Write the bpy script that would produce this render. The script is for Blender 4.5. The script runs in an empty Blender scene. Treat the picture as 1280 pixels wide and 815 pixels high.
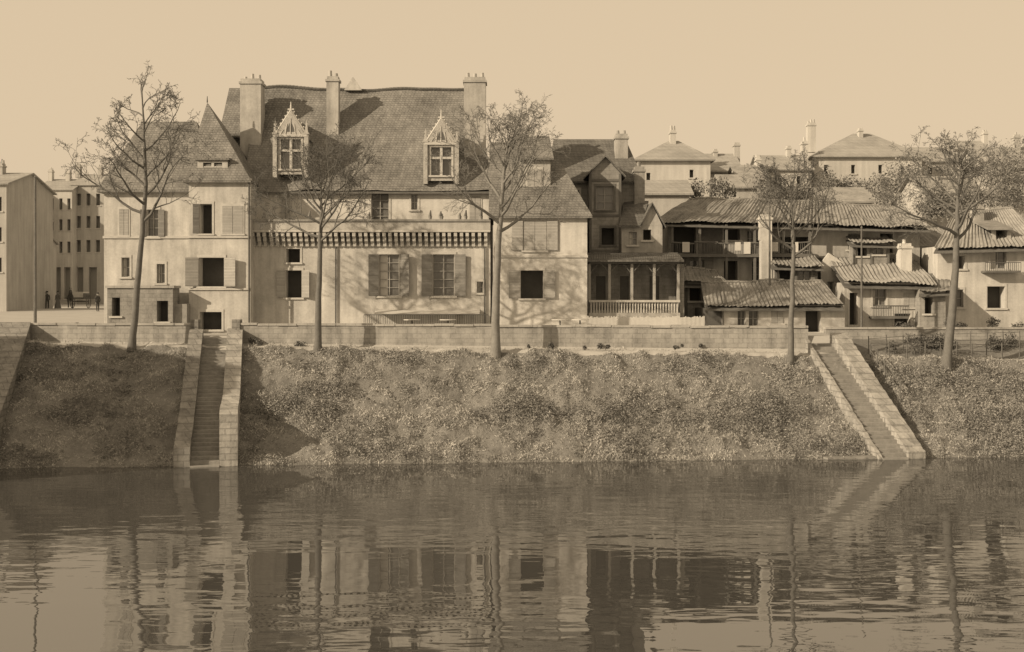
import bpy, math, random
import numpy as np
from mathutils import Vector, noise
random.seed(7); rng=np.random.default_rng(7)
F=1545.0; H=8.1
def X(p,D): return (p-640)*D/F
def Z(p,D): return H-(p-370)*D/F
sc=bpy.context.scene
sc.view_settings.view_transform='Standard'; sc.view_settings.look='None'; sc.view_settings.exposure=0
# ------------------------------------------------------------ materials
TONE=(1.0,0.975,0.92)
def M(name,v,var=0.18,scale=0.8,rough=0.92,bump=0.3,fine=9.0,streak=0.0,course=None,island=0.0,spec=0.2,tone=TONE,bd=0.03):
    m=bpy.data.materials.new(name); m.use_nodes=True
    nt=m.node_tree; N=nt.nodes; L=nt.links; bs=N['Principled BSDF']
    bs.inputs['Roughness'].default_value=rough
    bs.inputs['Specular IOR Level'].default_value=spec
    geo=N.new('ShaderNodeNewGeometry')
    n1=N.new('ShaderNodeTexNoise'); n1.inputs['Scale'].default_value=scale; n1.inputs['Detail'].default_value=6; n1.inputs['Roughness'].default_value=0.65
    n2=N.new('ShaderNodeTexNoise'); n2.inputs['Scale'].default_value=fine; n2.inputs['Detail'].default_value=5; n2.inputs['Roughness'].default_value=0.7
    L.new(geo.outputs['Position'],n1.inputs['Vector']); L.new(geo.outputs['Position'],n2.inputs['Vector'])
    def math_(op,a,b):
        k=N.new('ShaderNodeMath'); k.operation=op
        for i,q in enumerate((a,b)):
            if hasattr(q,'links'): L.new(q,k.inputs[i])
            else: k.inputs[i].default_value=q
        return k.outputs[0]
    a=math_('MULTIPLY',math_('SUBTRACT',n1.outputs['Fac'],0.5),var*4.0)
    b=math_('MULTIPLY',math_('SUBTRACT',n2.outputs['Fac'],0.5),var*2.2)
    s=math_('ADD',a,b)
    if streak>0:
        mp=N.new('ShaderNodeMapping'); mp.inputs['Scale'].default_value=(1.6,1.6,0.16)
        L.new(geo.outputs['Position'],mp.inputs['Vector'])
        n3=N.new('ShaderNodeTexNoise'); n3.inputs['Scale'].default_value=1.5; n3.inputs['Detail'].default_value=5
        L.new(mp.outputs[0],n3.inputs['Vector'])
        s=math_('ADD',s,math_('MULTIPLY',math_('SUBTRACT',n3.outputs['Fac'],0.5),streak*3))
    hgt=n2.outputs['Fac']
    if course:
        cw,ch,mort,dep=course
        sp=N.new('ShaderNodeSeparateXYZ'); L.new(geo.outputs['Position'],sp.inputs[0])
        cb=N.new('ShaderNodeCombineXYZ')
        L.new(math_('ADD',sp.outputs[0],math_('MULTIPLY',sp.outputs[1],0.6)),cb.inputs[0]); L.new(sp.outputs[2],cb.inputs[1])
        br=N.new('ShaderNodeTexBrick'); br.inputs['Scale'].default_value=1.0
        br.inputs['Brick Width'].default_value=cw; br.inputs['Row Height'].default_value=ch; br.inputs['Mortar Size'].default_value=mort
        br.inputs['Color1'].default_value=(0.0,0,0,1); br.inputs['Color2'].default_value=(1,1,1,1); br.inputs['Mortar'].default_value=(0.5,0.5,0.5,1)
        br.inputs['Mortar Smooth'].default_value=0.3
        L.new(cb.outputs[0],br.inputs['Vector'])
        s=math_('ADD',s,math_('MULTIPLY',math_('SUBTRACT',br.outputs['Color'],0.5),dep*0.9))
        s=math_('SUBTRACT',s,math_('MULTIPLY',br.outputs['Fac'],dep))
        hgt=math_('SUBTRACT',n2.outputs['Fac'],math_('MULTIPLY',br.outputs['Fac'],0.6))
    if island>0:
        s=math_('ADD',s,math_('MULTIPLY',math_('SUBTRACT',geo.outputs['Random Per Island'],0.5),island*2))
    val=math_('MULTIPLY',math_('ADD',s,1.0),v)
    val=math_('MAXIMUM',val,v*0.25)
    vm=N.new('ShaderNodeVectorMath'); vm.operation='SCALE'; vm.inputs[0].default_value=tone
    L.new(val,vm.inputs['Scale']); L.new(vm.outputs[0],bs.inputs['Base Color'])
    if bump>0:
        bp=N.new('ShaderNodeBump'); bp.inputs['Strength'].default_value=bump; bp.inputs['Distance'].default_value=bd
        L.new(hgt,bp.inputs['Height']); L.new(bp.outputs[0],bs.inputs['Normal'])
    return m
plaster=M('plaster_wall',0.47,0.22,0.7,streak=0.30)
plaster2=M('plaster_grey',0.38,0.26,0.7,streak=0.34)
plaster3=M('plaster_white',0.54,0.17,0.6,streak=0.22)
stone=M('ashlar_stone',0.43,0.18,0.7,course=(0.8,0.34,0.012,0.12),streak=0.24)
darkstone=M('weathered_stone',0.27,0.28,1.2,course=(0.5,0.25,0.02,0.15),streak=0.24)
trim=M('stone_trim',0.49,0.16,1.5)
carved=M('carved_stone',0.40,0.25,3.0,bump=0.8)
roofm=M('flat_tile_roof',0.21,0.30,0.40,course=(0.22,0.16,0.02,0.28),bump=0.8,streak=0.25)
roofm2=M('old_tile_roof',0.15,0.28,0.6,course=(0.24,0.2,0.02,0.24),bump=0.8,streak=0.2)
canal=M('canal_tile_roof',0.23,0.38,1.0,fine=5.0,bump=0.6)
canal2=M('canal_tile_roof_pale',0.28,0.34,1.0,fine=5.0,bump=0.6)
wood=M('weathered_wood',0.14,0.25,2.0)
woodpale=M('painted_wood',0.34,0.18,2.0)
shutm=M('shutter_paint',0.24,0.16,2.0,course=(3.0,0.09,0.02,0.25))
shutl=M('shutter_pale',0.38,0.12,2.0,course=(3.0,0.09,0.02,0.22))
dark=M('interior_shade_tone',0.08,0.2,1.0,bump=0)  # darkness of unlit rooms put into the colour
dusk=M('dim_interior',0.12,0.2,1.0,bump=0)  # shade of deep recesses put into the colour; boarding uses it too
iron=M('dark_iron',0.10,0.1,2.0)
glass=M('window_glass',0.13,0.2,1.0,rough=0.12,bump=0.0,spec=0.8)
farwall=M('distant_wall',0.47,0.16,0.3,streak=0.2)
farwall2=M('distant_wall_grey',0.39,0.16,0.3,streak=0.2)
farroof=M('distant_roof_haze',0.32,0.22,0.4,course=(0.5,0.4,0.05,0.12))  # paler than near roofs: distance haze put into the colour
farwin=M('distant_window_haze',0.31,0.05,1.0,bump=0)  # dark openings lightened in colour to imitate haze
quaym=M('quay_masonry',0.31,0.30,0.9,course=(0.55,0.27,0.02,0.2),streak=0.28)
cope=M('coping_stone',0.37,0.2,1.3,course=(1.1,5,0.03,0.2))
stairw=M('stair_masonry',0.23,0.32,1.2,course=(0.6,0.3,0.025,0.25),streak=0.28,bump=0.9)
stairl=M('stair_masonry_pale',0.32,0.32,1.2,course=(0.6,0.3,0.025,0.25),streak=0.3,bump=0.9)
stepm=M('stair_stone',0.27,0.26,2.0)
grassm=M('bank_soil',0.19,0.35,0.55,bump=0.8,fine=4.0,bd=0.15)
leafm=M('weed_leaves',0.38,0.34,0.30,bump=0,island=0.20,fine=1.1)
clumpm=M('weed_clumps',0.24,0.34,0.40,bump=0,island=0.28,fine=1.0)
dirt=M('street_dirt',0.38,0.1,0.6)
hillm=M('hill_grass',0.26,0.25,0.2)
bark=M('bark',0.15,0.2,3.0,bump=0.5)
barkp=M('bark_pale',0.21,0.2,3.0,bump=0.5)
bushm=M('shrub_leaves',0.13,0.2,0.8,bump=0,island=0.5)
farbush=M('distant_foliage',0.23,0.2,0.5,bump=0,island=0.4)
coat=M('dark_cloth',0.07,0.1,3.0); skinm=M('skin',0.35,0.05,3.0); cloth2=M('grey_cloth',0.16,0.1,3.0); horsem=M('horse_coat',0.08,0.2,2.0)
linen=M('linen',0.58,0.08,2.0)
# ------------------------------------------------------------ builder
class Part:
    def __init__(s): s.v=[]; s.f=[]; s.mi=[]; s.mats=[]
    def add(s,vs,fs,mat):
        o=len(s.v); s.v+= [tuple(q) for q in vs]
        if mat not in s.mats: s.mats.append(mat)
        k=s.mats.index(mat)
        for f in fs: s.f.append(tuple(i+o for i in f)); s.mi.append(k)
def mkobj(name,p,loc=(0,0,0),parent=None,smooth=False):
    me=bpy.data.meshes.new(name)
    me.from_pydata([(a-loc[0],b-loc[1],c-loc[2]) for a,b,c in p.v],[],p.f)
    for m in p.mats: me.materials.append(m)
    me.polygons.foreach_set('material_index',p.mi)
    if smooth: me.polygons.foreach_set('use_smooth',[True]*len(p.f))
    me.update()
    ob=bpy.data.objects.new(name,me); sc.collection.objects.link(ob)
    if parent: ob.parent=parent
    else: ob.location=loc
    return ob
class B:
    def __init__(s,name,loc): s.name=name; s.loc=loc; s.parts={}
    def p(s,n):
        if n not in s.parts: s.parts[n]=Part()
        return s.parts[n]
    def box(s,n,m,x0,x1,y0,y1,z0,z1):
        v=[(x0,y0,z0),(x1,y0,z0),(x1,y1,z0),(x0,y1,z0),(x0,y0,z1),(x1,y0,z1),(x1,y1,z1),(x0,y1,z1)]
        s.p(n).add(v,[(0,3,2,1),(4,5,6,7),(0,1,5,4),(1,2,6,5),(2,3,7,6),(3,0,4,7)],m)
    def poly(s,n,m,pts): s.p(n).add(pts,[tuple(range(len(pts)))],m)
    def slab(s,n,m,pts,t=0.14):
        k=len(pts); low=[(a,b,c-t) for a,b,c in pts]
        fs=[tuple(range(k)),tuple(range(2*k-1,k-1,-1))]
        for i in range(k):
            j=(i+1)%k; fs.append((i,i+k,j+k,j))
        s.p(n).add(list(pts)+low,fs,m)
    def extr(s,n,m,pts,dv):
        k=len(pts); q=[(a+dv[0],b+dv[1],c+dv[2]) for a,b,c in pts]
        fs=[tuple(range(k)),tuple(range(2*k-1,k-1,-1))]
        for i in range(k):
            j=(i+1)%k; fs.append((i,i+k,j+k,j))
        s.p(n).add(list(pts)+q,fs,m)
    def seg(s,n,m,a,b,r0,r1=None,k=6):
        r1=r0 if r1 is None else r1
        a=Vector(a); b=Vector(b); d=(b-a).normalized()
        u=d.orthogonal().normalized(); w=d.cross(u)
        v=[]
        for c,r in ((a,r0),(b,r1)):
            for i in range(k):
                t=2*math.pi*i/k; v.append(tuple(c+u*math.cos(t)*r+w*math.sin(t)*r))
        fs=[(i,(i+1)%k,(i+1)%k+k,i+k) for i in range(k)]+[tuple(range(k-1,-1,-1)),tuple(range(k,2*k))]
        s.p(n).add(v,fs,m)
    def done(s,smooth=()):
        e=bpy.data.objects.new(s.name,None); e.location=s.loc; e.empty_display_size=1; sc.collection.objects.link(e)
        for n,p in s.parts.items(): mkobj(n,p,s.loc,e,n in smooth)
        return e
    def facade(s,m,x0,x1,z0,z1,y,ops=(),trimm=None,darkm=None,glassm=None,depth=0.28,part='walls'):
        xs=sorted({x0,x1,*[o[0] for o in ops],*[o[1] for o in ops]}); zs=sorted({z0,z1,*[o[2] for o in ops],*[o[3] for o in ops]})
        xs=[q for q in xs if x0<=q<=x1]; zs=[q for q in zs if z0<=q<=z1]
        for i in range(len(xs)-1):
            for j in range(len(zs)-1):
                cx=(xs[i]+xs[i+1])/2; cz=(zs[j]+zs[j+1])/2
                if any(o[0]<cx<o[1] and o[2]<cz<o[3] for o in ops): continue
                s.poly(part,m,[(xs[i],y,zs[j]),(xs[i+1],y,zs[j]),(xs[i+1],y,zs[j+1]),(xs[i],y,zs[j+1])])
        dm=darkm or dark; gm=glassm or glass
        for o in ops:
            a,b,c,d,kind=o[:5]; sh=o[5] if len(o)>5 else None
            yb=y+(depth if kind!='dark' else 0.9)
            for q in ([(a,y,c),(a,y,d),(a,yb,d),(a,yb,c)],[(b,y,c),(b,yb,c),(b,yb,d),(b,y,d)],[(a,y,c),(a,yb,c),(b,yb,c),(b,y,c)],[(a,y,d),(b,y,d),(b,yb,d),(a,yb,d)]):
                s.poly(part,m,q)
            s.poly('panes_and_dark_backs',dm if kind=='dark' else gm,[(a,yb,c),(b,yb,c),(b,yb,d),(a,yb,d)])  # open windows get a dark back panel in place of a shaded room
            if kind=='glass':
                fy0=y+depth-0.09; fy1=y+depth-0.02; t=0.05
                s.box('window_frames',woodpale,a+.003,a+t,fy0,fy1,c+.003,d-.003); s.box('window_frames',woodpale,b-t,b-.003,fy0,fy1,c+.003,d-.003)
                s.box('window_frames',woodpale,a+t,b-t,fy0,fy1,c+.003,c+t); s.box('window_frames',woodpale,a+t,b-t,fy0,fy1,d-t,d-.003)
                nv=2 if (b-a)<1.5 else 4
                for i in range(1,nv):
                    xx=a+(b-a)*i/nv; s.box('window_frames',woodpale,xx-.025,xx+.025,fy0-.004,fy1+.004,c+t,d-t)
                nh=max(2,int((d-c)/0.45))
                for i in range(1,nh):
                    zz=c+(d-c)*i/nh; s.box('window_frames',woodpale,a+t,b-t,fy0+.003,fy1-.003,zz-.018,zz+.018)
                if random.random()<.5:
                    s.box('curtains',linen,a+t,(a+(b-a)*random.uniform(.2,.45)),y+depth-.015,y+depth-.006,c+t,d-t)
            if kind=='cross':
                xx=(a+b)/2; zz=c+(d-c)*0.62
                s.box('window_frames',trimm or trim,xx-.08,xx+.08,y+.02,y+depth-.02,c+.003,d-.003)
                s.box('window_frames',trimm or trim,a+.003,b-.003,y+.024,y+depth-.024,zz-.07,zz+.07)
            if kind=='shut':
                s.box('shutters',shutl,a-.04,(a+b)/2-.01,y-.05,y-.006,c-.03,d+.03); s.box('shutters',shutl,(a+b)/2+.01,b+.04,y-.05,y-.006,c-.03,d+.03)
            if trimm is not None:
                e=.004; w=.13
                s.box('window_surrounds',trimm,a-w,a-e,y-.03,y+.012,c,d); s.box('window_surrounds',trimm,b+e,b+w,y-.03,y+.012,c,d)
                s.box('window_surrounds',trimm,a-w,b+w,y-.035,y+.011,d+e,d+w+.04)
            if kind!='door' : s.box('window_surrounds',trimm or trim,a-.16,b+.16,y-.10,y+.01,c-.12,c-.005)
            if sh:
                w=(b-a)/2*1.02; sm_=shutl if 'p' in sh else shutm
                for side in (-1,1):
                    if (side<0 and 'R' in sh) or (side>0 and 'L' in sh): continue
                    ang=random.uniform(.03,.35)
                    hx=a-.03 if side<0 else b+.03; ex=hx+side*w*math.cos(ang); ey=y-.06-w*math.sin(ang)
                    s.extr('shutters',sm_,[(hx,y-.05,c),(ex,ey,c),(ex,ey,d),(hx,y-.05,d)],(0,-.045,0))
                    for zz in (c+.05,c+(d-c)*.5,d-.14): s.extr('shutter_rails',sm_,[(hx,y-.098,zz),(ex,ey-.048,zz),(ex,ey-.048,zz+.09),(hx,y-.098,zz+.09)],(0,-.012,0))
    def chimney(s,m,px0,px1,pt,pb,D,dep=0.9,pots=2):
        x0,x1=X(px0,D),X(px1,D); z1=Z(pt,D); z0=Z(pb,D)
        s.box('chimneys',m,x0,x1,D,D+dep,z0,z1-.35)
        s.box('chimneys',m,x0-.07,x1+.07,D-.07,D+dep+.07,z1-.35,z1-.2)
        s.box('chimneys',m,x0+.03,x1-.03,D+.03,D+dep-.03,z1-.2,z1)
        for i in range(pots):
            xx=x0+(x1-x0)*(i+.5)/pots; hh=random.uniform(.2,.45); s.seg('chimney_pots',m,(xx,D+dep/2,z1),(xx,D+dep/2,z1+hh),.13,.10,8)
    def corr(s,m,eL,eR,rR,rL,pitch=0.26,amp=0.04):
        eL,eR,rR,rL=map(Vector,(eL,eR,rR,rL))
        n=max(2,int((eR-eL).length/pitch)); k=4; nu=n*k; nv=9
        nor=((eR-eL).cross(rL-eL)).normalized()
        if nor.z<0: nor=-nor
        V=[];Fs=[]
        jit=[random.uniform(-.09,.06) for _ in range(n+1)]; am=[random.uniform(.35,1.4) for _ in range(n+1)]
        for j in range(nv+1):
            v=j/nv
            for i in range(nu+1):
                u=i/nu; a=eL.lerp(eR,u); b=rL.lerp(rR,u); q=a.lerp(b,v)
                hh=amp*am[i//k]*math.sin(math.pi*2*i/k)+noise.noise(q*0.45)*.26-.08*math.sin(math.pi*v)+random.uniform(-.018,.018)
                if j==0: q=q+(a-b).normalized()*jit[i//k]
                V.append(tuple(q+nor*hh))
        for j in range(nv):
            for i in range(nu):
                a=j*(nu+1)+i; Fs.append((a,a+1,a+nu+2,a+nu+1))
        s.p('roof').add(V,Fs,m)
        dn=Vector((0,0,-.3))
        s.slab('roof_boards',wood,[tuple(q+dn) for q in (eL,eR,rR,rL)],.08)
        for i in range(int((rR-rL).length/.4)):
            q=rL.lerp(rR,(i+.5)/max(1,int((rR-rL).length/.4))); dd=(rR-rL).normalized()*.2; q=q+nor*noise.noise(q*0.45)*.26
            s.seg('ridge_tiles',m,tuple(q-dd),tuple(q+dd+Vector((0,0,random.uniform(-.02,.03)))),.11,.09,6)
def gable(bl,m,x0,x1,y0,y1,ze,zr,over=.3,wallm=None,t=.14):
    ym=(y0+y1)/2
    k=(zr-ze)/(ym-y0)
    bl.slab('roof',m,[(x0-over,y0-over,ze-k*over),(x1+over,y0-over,ze-k*over),(x1+over,ym,zr),(x0-over,ym,zr)],t)
    bl.slab('roof',m,[(x1+over,y1+over,ze-k*over),(x0-over,y1+over,ze-k*over),(x0-over,ym,zr),(x1+over,ym,zr)],t)
def hip(bl,m,x0,x1,y0,y1,ze,zr,rx0,rx1,over=.3,t=.14):
    ym=(y0+y1)/2; a,b,c,d=(x0-over,y0-over,ze-.1),(x1+over,y0-over,ze-.1),(x1+over,y1+over,ze-.1),(x0-over,y1+over,ze-.1)
    r0=(rx0,ym,zr); r1=(rx1,ym,zr)
    bl.slab('roof',m,[a,b,r1,r0],t) if rx1>rx0 else bl.slab('roof',m,[a,b,r0],t)
    bl.slab('roof',m,[b,c,r1],t)
    bl.slab('roof',m,[c,d,r0,r1],t) if rx1>rx0 else bl.slab('roof',m,[c,d,r0],t)
    bl.slab('roof',m,[d,a,r0],t)
def sides(bl,m,x0,x1,y0,y1,z0,z1,gz=None):
    ym=(y0+y1)/2
    if gz:
        bl.poly('walls',m,[(x0,y1,z0),(x0,y0,z0),(x0,y0,z1),(x0,ym,gz),(x0,y1,z1)])
        bl.poly('walls',m,[(x1,y0,z0),(x1,y1,z0),(x1,y1,z1),(x1,ym,gz),(x1,y0,z1)])
    else:
        bl.poly('walls',m,[(x0,y1,z0),(x0,y0,z0),(x0,y0,z1),(x0,y1,z1)])
        bl.poly('walls',m,[(x1,y0,z0),(x1,y1,z0),(x1,y1,z1),(x1,y0,z1)])
    bl.poly('walls',m,[(x1,y1,z0),(x0,y1,z0),(x0,y1,z1),(x1,y1,z1)])
def O(D,a,b,t,bt,kind,sh=None):
    return (X(a,D),X(b,D),Z(bt,D),Z(t,D),kind,sh)
G0=5.6
# ------------------------------------------------------------ ground
def sm(t): t=max(0.,min(1.,t)); return t*t*(3-2*t)
def yw(x): return 60.2+0.083*max(-60,min(60,x))+.3*noise.noise(Vector((x*.35,0,5)))+.15*noise.noise(Vector((x*1.3,0,5)))
def h(x,y):
    if y<9: return min(5.8,max(-2,(5-y)*.9-1))
    w=yw(x); top=69.6
    if y<w: return max(-2,-(w-y)*.5)
    zt=5.35-.013*(x+25)
    if x>19.5: zt-=.25
    if y<top:
        t=(y-w)/(top-w); return zt*(0.82*t+0.18*t*t)+.05
    base=zt+.05+ (5.8-zt-.05)*sm((y-70.9)/.3)
    if x>19.5: base=zt+.05+(5.8-zt-.05)*sm((y-71)/4)
    r=base+16*sm((y-90)/60)*sm((x-2)/26)
    r+=1.0*sm((y-85)/45)*sm((-22-x)/4)
    return r
def lump(x,y):
    a=noise.fractal(Vector((x*.5,y*.5,0)),1,2,5)*.26
    b=noise.noise(Vector((x*1.3,y*1.5,4))); c=noise.noise(Vector((x*3.1,y*3.3,8)))
    return (a+.32*max(-.1,b)+.12*c)*sm((70.2-y)/1.0)*sm((y-yw(x)+.3)/1.2)
def axis(segs):
    o=[]
    for a,b,s in segs:
        n=max(1,int((b-a)/s)); o+= [a+(b-a)*i/n for i in range(n)]
    o.append(segs[-1][1]); return o
xs=axis([(-900,-120,60),(-120,-45,6),(-45,-34,.6),(-34,34,.2),(34,45,.6),(45,120,6),(120,900,60)])
ys=axis([(-400,-20,40),(-20,10,2),(10,56,8),(56,72.4,.2),(72.4,160,3),(160,900,60)])
P=Part(); P.mats=[grassm,dirt,hillm]
for y in ys:
    for x in xs:
        z=h(x,y)
        if 57<y<70.5 and abs(x)<50: z+=lump(x,y)
        P.v.append((x,y,z))
nx=len(xs)
for j in range(len(ys)-1):
    for i in range(nx-1):
        a=j*nx+i; P.f.append((a,a+1,a+nx+1,a+nx))
        yy=ys[j]; xx=xs[i]
        P.mi.append(0 if yy<(69.3 if xx<19 else 72.5) else (2 if (yy>92 and xx>3) else 1))
mkobj('ground',P,smooth=True)
# ------------------------------------------------------------ water
wm=bpy.data.materials.new('river_water'); wm.use_nodes=True
nt=wm.node_tree; N=nt.nodes; L=nt.links; N.clear()
out=N.new('ShaderNodeOutputMaterial'); mix=N.new('ShaderNodeMixShader'); gl=N.new('ShaderNodeBsdfGlossy'); df=N.new('ShaderNodeBsdfDiffuse')
gl.inputs['Color'].default_value=(0.90,0.90,0.90,1); gl.inputs['Roughness'].default_value=0.012; df.inputs['Color'].default_value=(0.07,0.068,0.064,1)
fr=N.new('ShaderNodeFresnel'); fr.inputs['IOR'].default_value=3.3
geo=N.new('ShaderNodeNewGeometry')
mp=N.new('ShaderNodeMapping'); mp.inputs['Scale'].default_value=(0.42,1.0,1); L.new(geo.outputs['Position'],mp.inputs['Vector'])
w1=N.new('ShaderNodeTexNoise'); w1.inputs['Scale'].default_value=1.25; w1.inputs['Detail'].default_value=2.5; w1.inputs['Roughness'].default_value=.42
w2=N.new('ShaderNodeTexNoise'); w2.inputs['Scale'].default_value=0.15; w2.inputs['Detail'].default_value=4
L.new(mp.outputs[0],w1.inputs['Vector']); L.new(mp.outputs[0],w2.inputs['Vector'])
mr=N.new('ShaderNodeMapRange'); mr.inputs['From Min'].default_value=.40; mr.inputs['From Max'].default_value=.62; mr.inputs['To Min'].default_value=.18; mr.inputs['To Max'].default_value=1.4
L.new(w2.outputs['Fac'],mr.inputs['Value'])
mu=N.new('ShaderNodeMath'); mu.operation='MULTIPLY'; L.new(w1.outputs['Fac'],mu.inputs[0]); L.new(mr.outputs[0],mu.inputs[1])
bp=N.new('ShaderNodeBump'); bp.inputs['Strength'].default_value=1.0; bp.inputs['Distance'].default_value=0.023
L.new(mu.outputs[0],bp.inputs['Height']); L.new(bp.outputs[0],gl.inputs['Normal'])
L.new(fr.outputs[0],mix.inputs[0]); L.new(df.outputs[0],mix.inputs[1]); L.new(gl.outputs[0],mix.inputs[2]); L.new(mix.outputs[0],out.inputs['Surface'])
P=Part(); P.add([(-900,3,0),(900,3,0),(900,68,0),(-900,68,0)],[(0,1,2,3)],wm); mkobj('river_water',P)
# ------------------------------------------------------------ weeds on bank
def leafcloud(name,mat,pts,size,flat=0.6,wid=.5,up=0.0):
    n=len(pts); pts=np.asarray(pts,dtype=float)
    d=rng.normal(size=(n,3)); d[:,2]*=flat; d/=np.linalg.norm(d,axis=1)[:,None]; d[:,2]=d[:,2]+up; d/=np.linalg.norm(d,axis=1)[:,None]
    e=rng.normal(size=(n,3)); e-= (e*d).sum(1)[:,None]*d; e/=np.linalg.norm(e,axis=1)[:,None]
    s=(size[0]+(size[1]-size[0])*rng.random(n)**2)[:,None]
    v=np.empty((n,4,3)); v[:,0]=pts-d*s; v[:,1]=pts-e*s*wid; v[:,2]=pts+d*s; v[:,3]=pts+e*s*wid
    me=bpy.data.meshes.new(name); me.from_pydata(v.reshape(-1,3).tolist(),[],np.arange(n*4).reshape(n,4).tolist())
    me.materials.append(mat); ob=bpy.data.objects.new(name,me); sc.collection.objects.link(ob); return ob
def stairx(y,t,b): return t[0]+(b[0]-t[0])*(t[1]-y)/(t[1]-b[1])
S1=((-17.0,70.9,5.8),(-14.55,58.5,0.0)); S2=((17.5,70.6,5.5),(19.0,61.2,0.0))
def clear(x,y,m=0.): return abs(x-stairx(y,*S1))<1.35+m or -.95-m<x-stairx(y,*S2)<1.75+m
pts=[]
while len(pts)<170000:
    x=random.uniform(-31,33); y=random.uniform(yw(x)-.1,71)
    if y>69.4 and (x<19.5 and random.random()<.9): continue
    if clear(x,y): continue
    c=noise.noise(Vector((x*.55,y*.7,3)))+.6*noise.noise(Vector((x*1.3,y*1.5,4)))
    if c<-0.12 and random.random()<.8: continue
    z=h(x,y)+lump(x,y)
    pts.append((x,y,z+abs(random.gauss(0,1))*(.02+.15*max(0,c+.1))))
leafcloud('bank_weeds',leafm,pts,(.03,.12),wid=.2,up=.8)
pts=[]; k=0
while k<1500:   # irregular mounds of ivy and bramble
    x=random.uniform(-31,33); y=random.uniform(yw(x)+.1,69.3)
    if clear(x,y,.25): continue
    dn=1.3*noise.noise(Vector((x*.25,y*.35,11)))+.15*(1-(y-yw(x))/9)+(.25 if x>19.5 else 0)
    if dn<random.uniform(-.1,.3): continue
    k+=1; r=random.uniform(.12,.5)*(1+max(0,dn)); hh=r*random.uniform(.5,.95); z0=h(x,y)+lump(x,y)-.03
    for _ in range(int(50+300*r*r)):
        a=random.random()*6.283; q=random.random()**.5; el=(1-q*q)**.5
        px_=x+math.cos(a)*q*r*random.uniform(.8,1.2); py_=y+math.sin(a)*q*r
        pts.append((px_,py_,z0+el*hh*random.uniform(.55,1.1)+(py_-y)*.45))
leafcloud('bank_ivy',clumpm,pts,(.02,.075),wid=.5)
# ------------------------------------------------------------ stairs
def stair(name,top,bot,w,n,prof_l,prof_r,wl,wr,ml,mr_):
    b=B(name,(bot[0],bot[1],0)); T=Vector(top); Q=Vector(bot); d=Q-T; d.z=0; Ln=d.length; d.normalize(); r=Vector((-d.y,d.x,0))
    if r.x<0: r=-r
    for i in range(n):
        t0=i/n; t1=(i+1)/n+.004; z=top[2]+(bot[2]-top[2])*i/n - (top[2]-bot[2])/n*.5+random.uniform(-.015,.015)
        a=T+d*Ln*t0; c=T+d*Ln*t1
        q=[a-r*w/2,a+r*w/2,c+r*w/2,c-r*w/2]
        v=[(k.x,k.y,-1.0) for k in q]+[(k.x,k.y,z) for k in q]
        b.p('steps').add(v,[(0,3,2,1),(4,5,6,7),(0,1,5,4),(1,2,6,5),(2,3,7,6),(3,0,4,7)],stepm)
    for side,prof,nm,wt,mm in ((-1,prof_l,'side_wall_west',wl,ml),(1,prof_r,'side_wall_east',wr,mr_)):
        if not prof: continue
        poly=[]
        fine=[]
        for (t0,z0),(t1,z1) in zip(prof,prof[1:]):
            k=max(1,int((t1-t0)*40))
            for i in range(k): fine.append((t0+(t1-t0)*i/k,z0+(z1-z0)*i/k+random.uniform(-.05,.05)))
        fine.append(prof[-1])
        for (t,hz) in fine:
            a=T+d*Ln*t+r*side*(w/2+.003); poly.append((a.x,a.y,hz))
        a=T+d*Ln*prof[-1][0]+r*side*(w/2+.003); poly.append((a.x,a.y,-1)); a=T+d*Ln*prof[0][0]+r*side*(w/2+.003); poly.append((a.x,a.y,-1))
        b.extr(nm,mm,poly,tuple(r*side*wt))
    return b.done()
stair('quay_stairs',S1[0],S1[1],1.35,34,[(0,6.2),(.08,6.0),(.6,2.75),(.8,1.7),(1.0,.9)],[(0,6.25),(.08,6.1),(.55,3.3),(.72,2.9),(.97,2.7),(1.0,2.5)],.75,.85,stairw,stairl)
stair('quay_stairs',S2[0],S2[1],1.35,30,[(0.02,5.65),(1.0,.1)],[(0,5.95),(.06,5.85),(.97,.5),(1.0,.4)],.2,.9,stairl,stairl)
b=B('stair_landing',(17.5,60.5,0))
b.slab('slab',stairw,[(15.6,yw(16)-.35,.1),(20.4,yw(20)-.45,.08),(20.6,yw(20)+.5,.2),(15.2,yw(16)+.3,.16)],1.0)
b.done()
# ------------------------------------------------------------ quay wall
b=B('quay_wall',(0,71,5))
DW=70.95
def wallseg(x0,x1,zt0,zt1):
    b.extr('masonry',quaym,[(x0,DW,4.2),(x1,DW,4.2),(x1,DW,zt1),(x0,DW,zt0)],(0,.4,0))
    n=int((x1-x0)/1.1)
    for i in range(n):
        a=x0+(x1-x0)*i/n; c=x0+(x1-x0)*(i+1)/n-.015; za=zt0+(zt1-zt0)*i/n+random.uniform(.10,.16); j=random.uniform(-.03,.02)
        b.slab('coping',cope,[(a,DW-.06+j,za),(c,DW-.06+j,za),(c,DW+.46,za),(a,DW+.46,za)],.12)
wallseg(-60,-18.25,6.55,6.4); wallseg(-15.75,17.0,6.42,6.25)
b.box('piers',stairw,-18.42,-17.98,DW-.12,DW+.52,4.3,6.75); b.box('piers',stairw,-16.06,-15.6,DW-.12,DW+.52,4.3,6.75)
b.done()
b=B('garden_wall',(24,73,5)); b.box('masonry',quaym,18.9,60,74.4,74.8,4.5,6.1); b.box('coping',cope,18.85,60,74.33,74.87,6.1,6.22); b.done()
b=B('abutment_wall',(-27,65,0))
b.extr('masonry',stairw,[(-27.6,70.9,-1),(-24.6,58.0,-1),(-24.6,58.0,.9),(-26.6,67,5.0),(-27.6,70.9,6.6)],(-5,0,0))
b.done()
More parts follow.
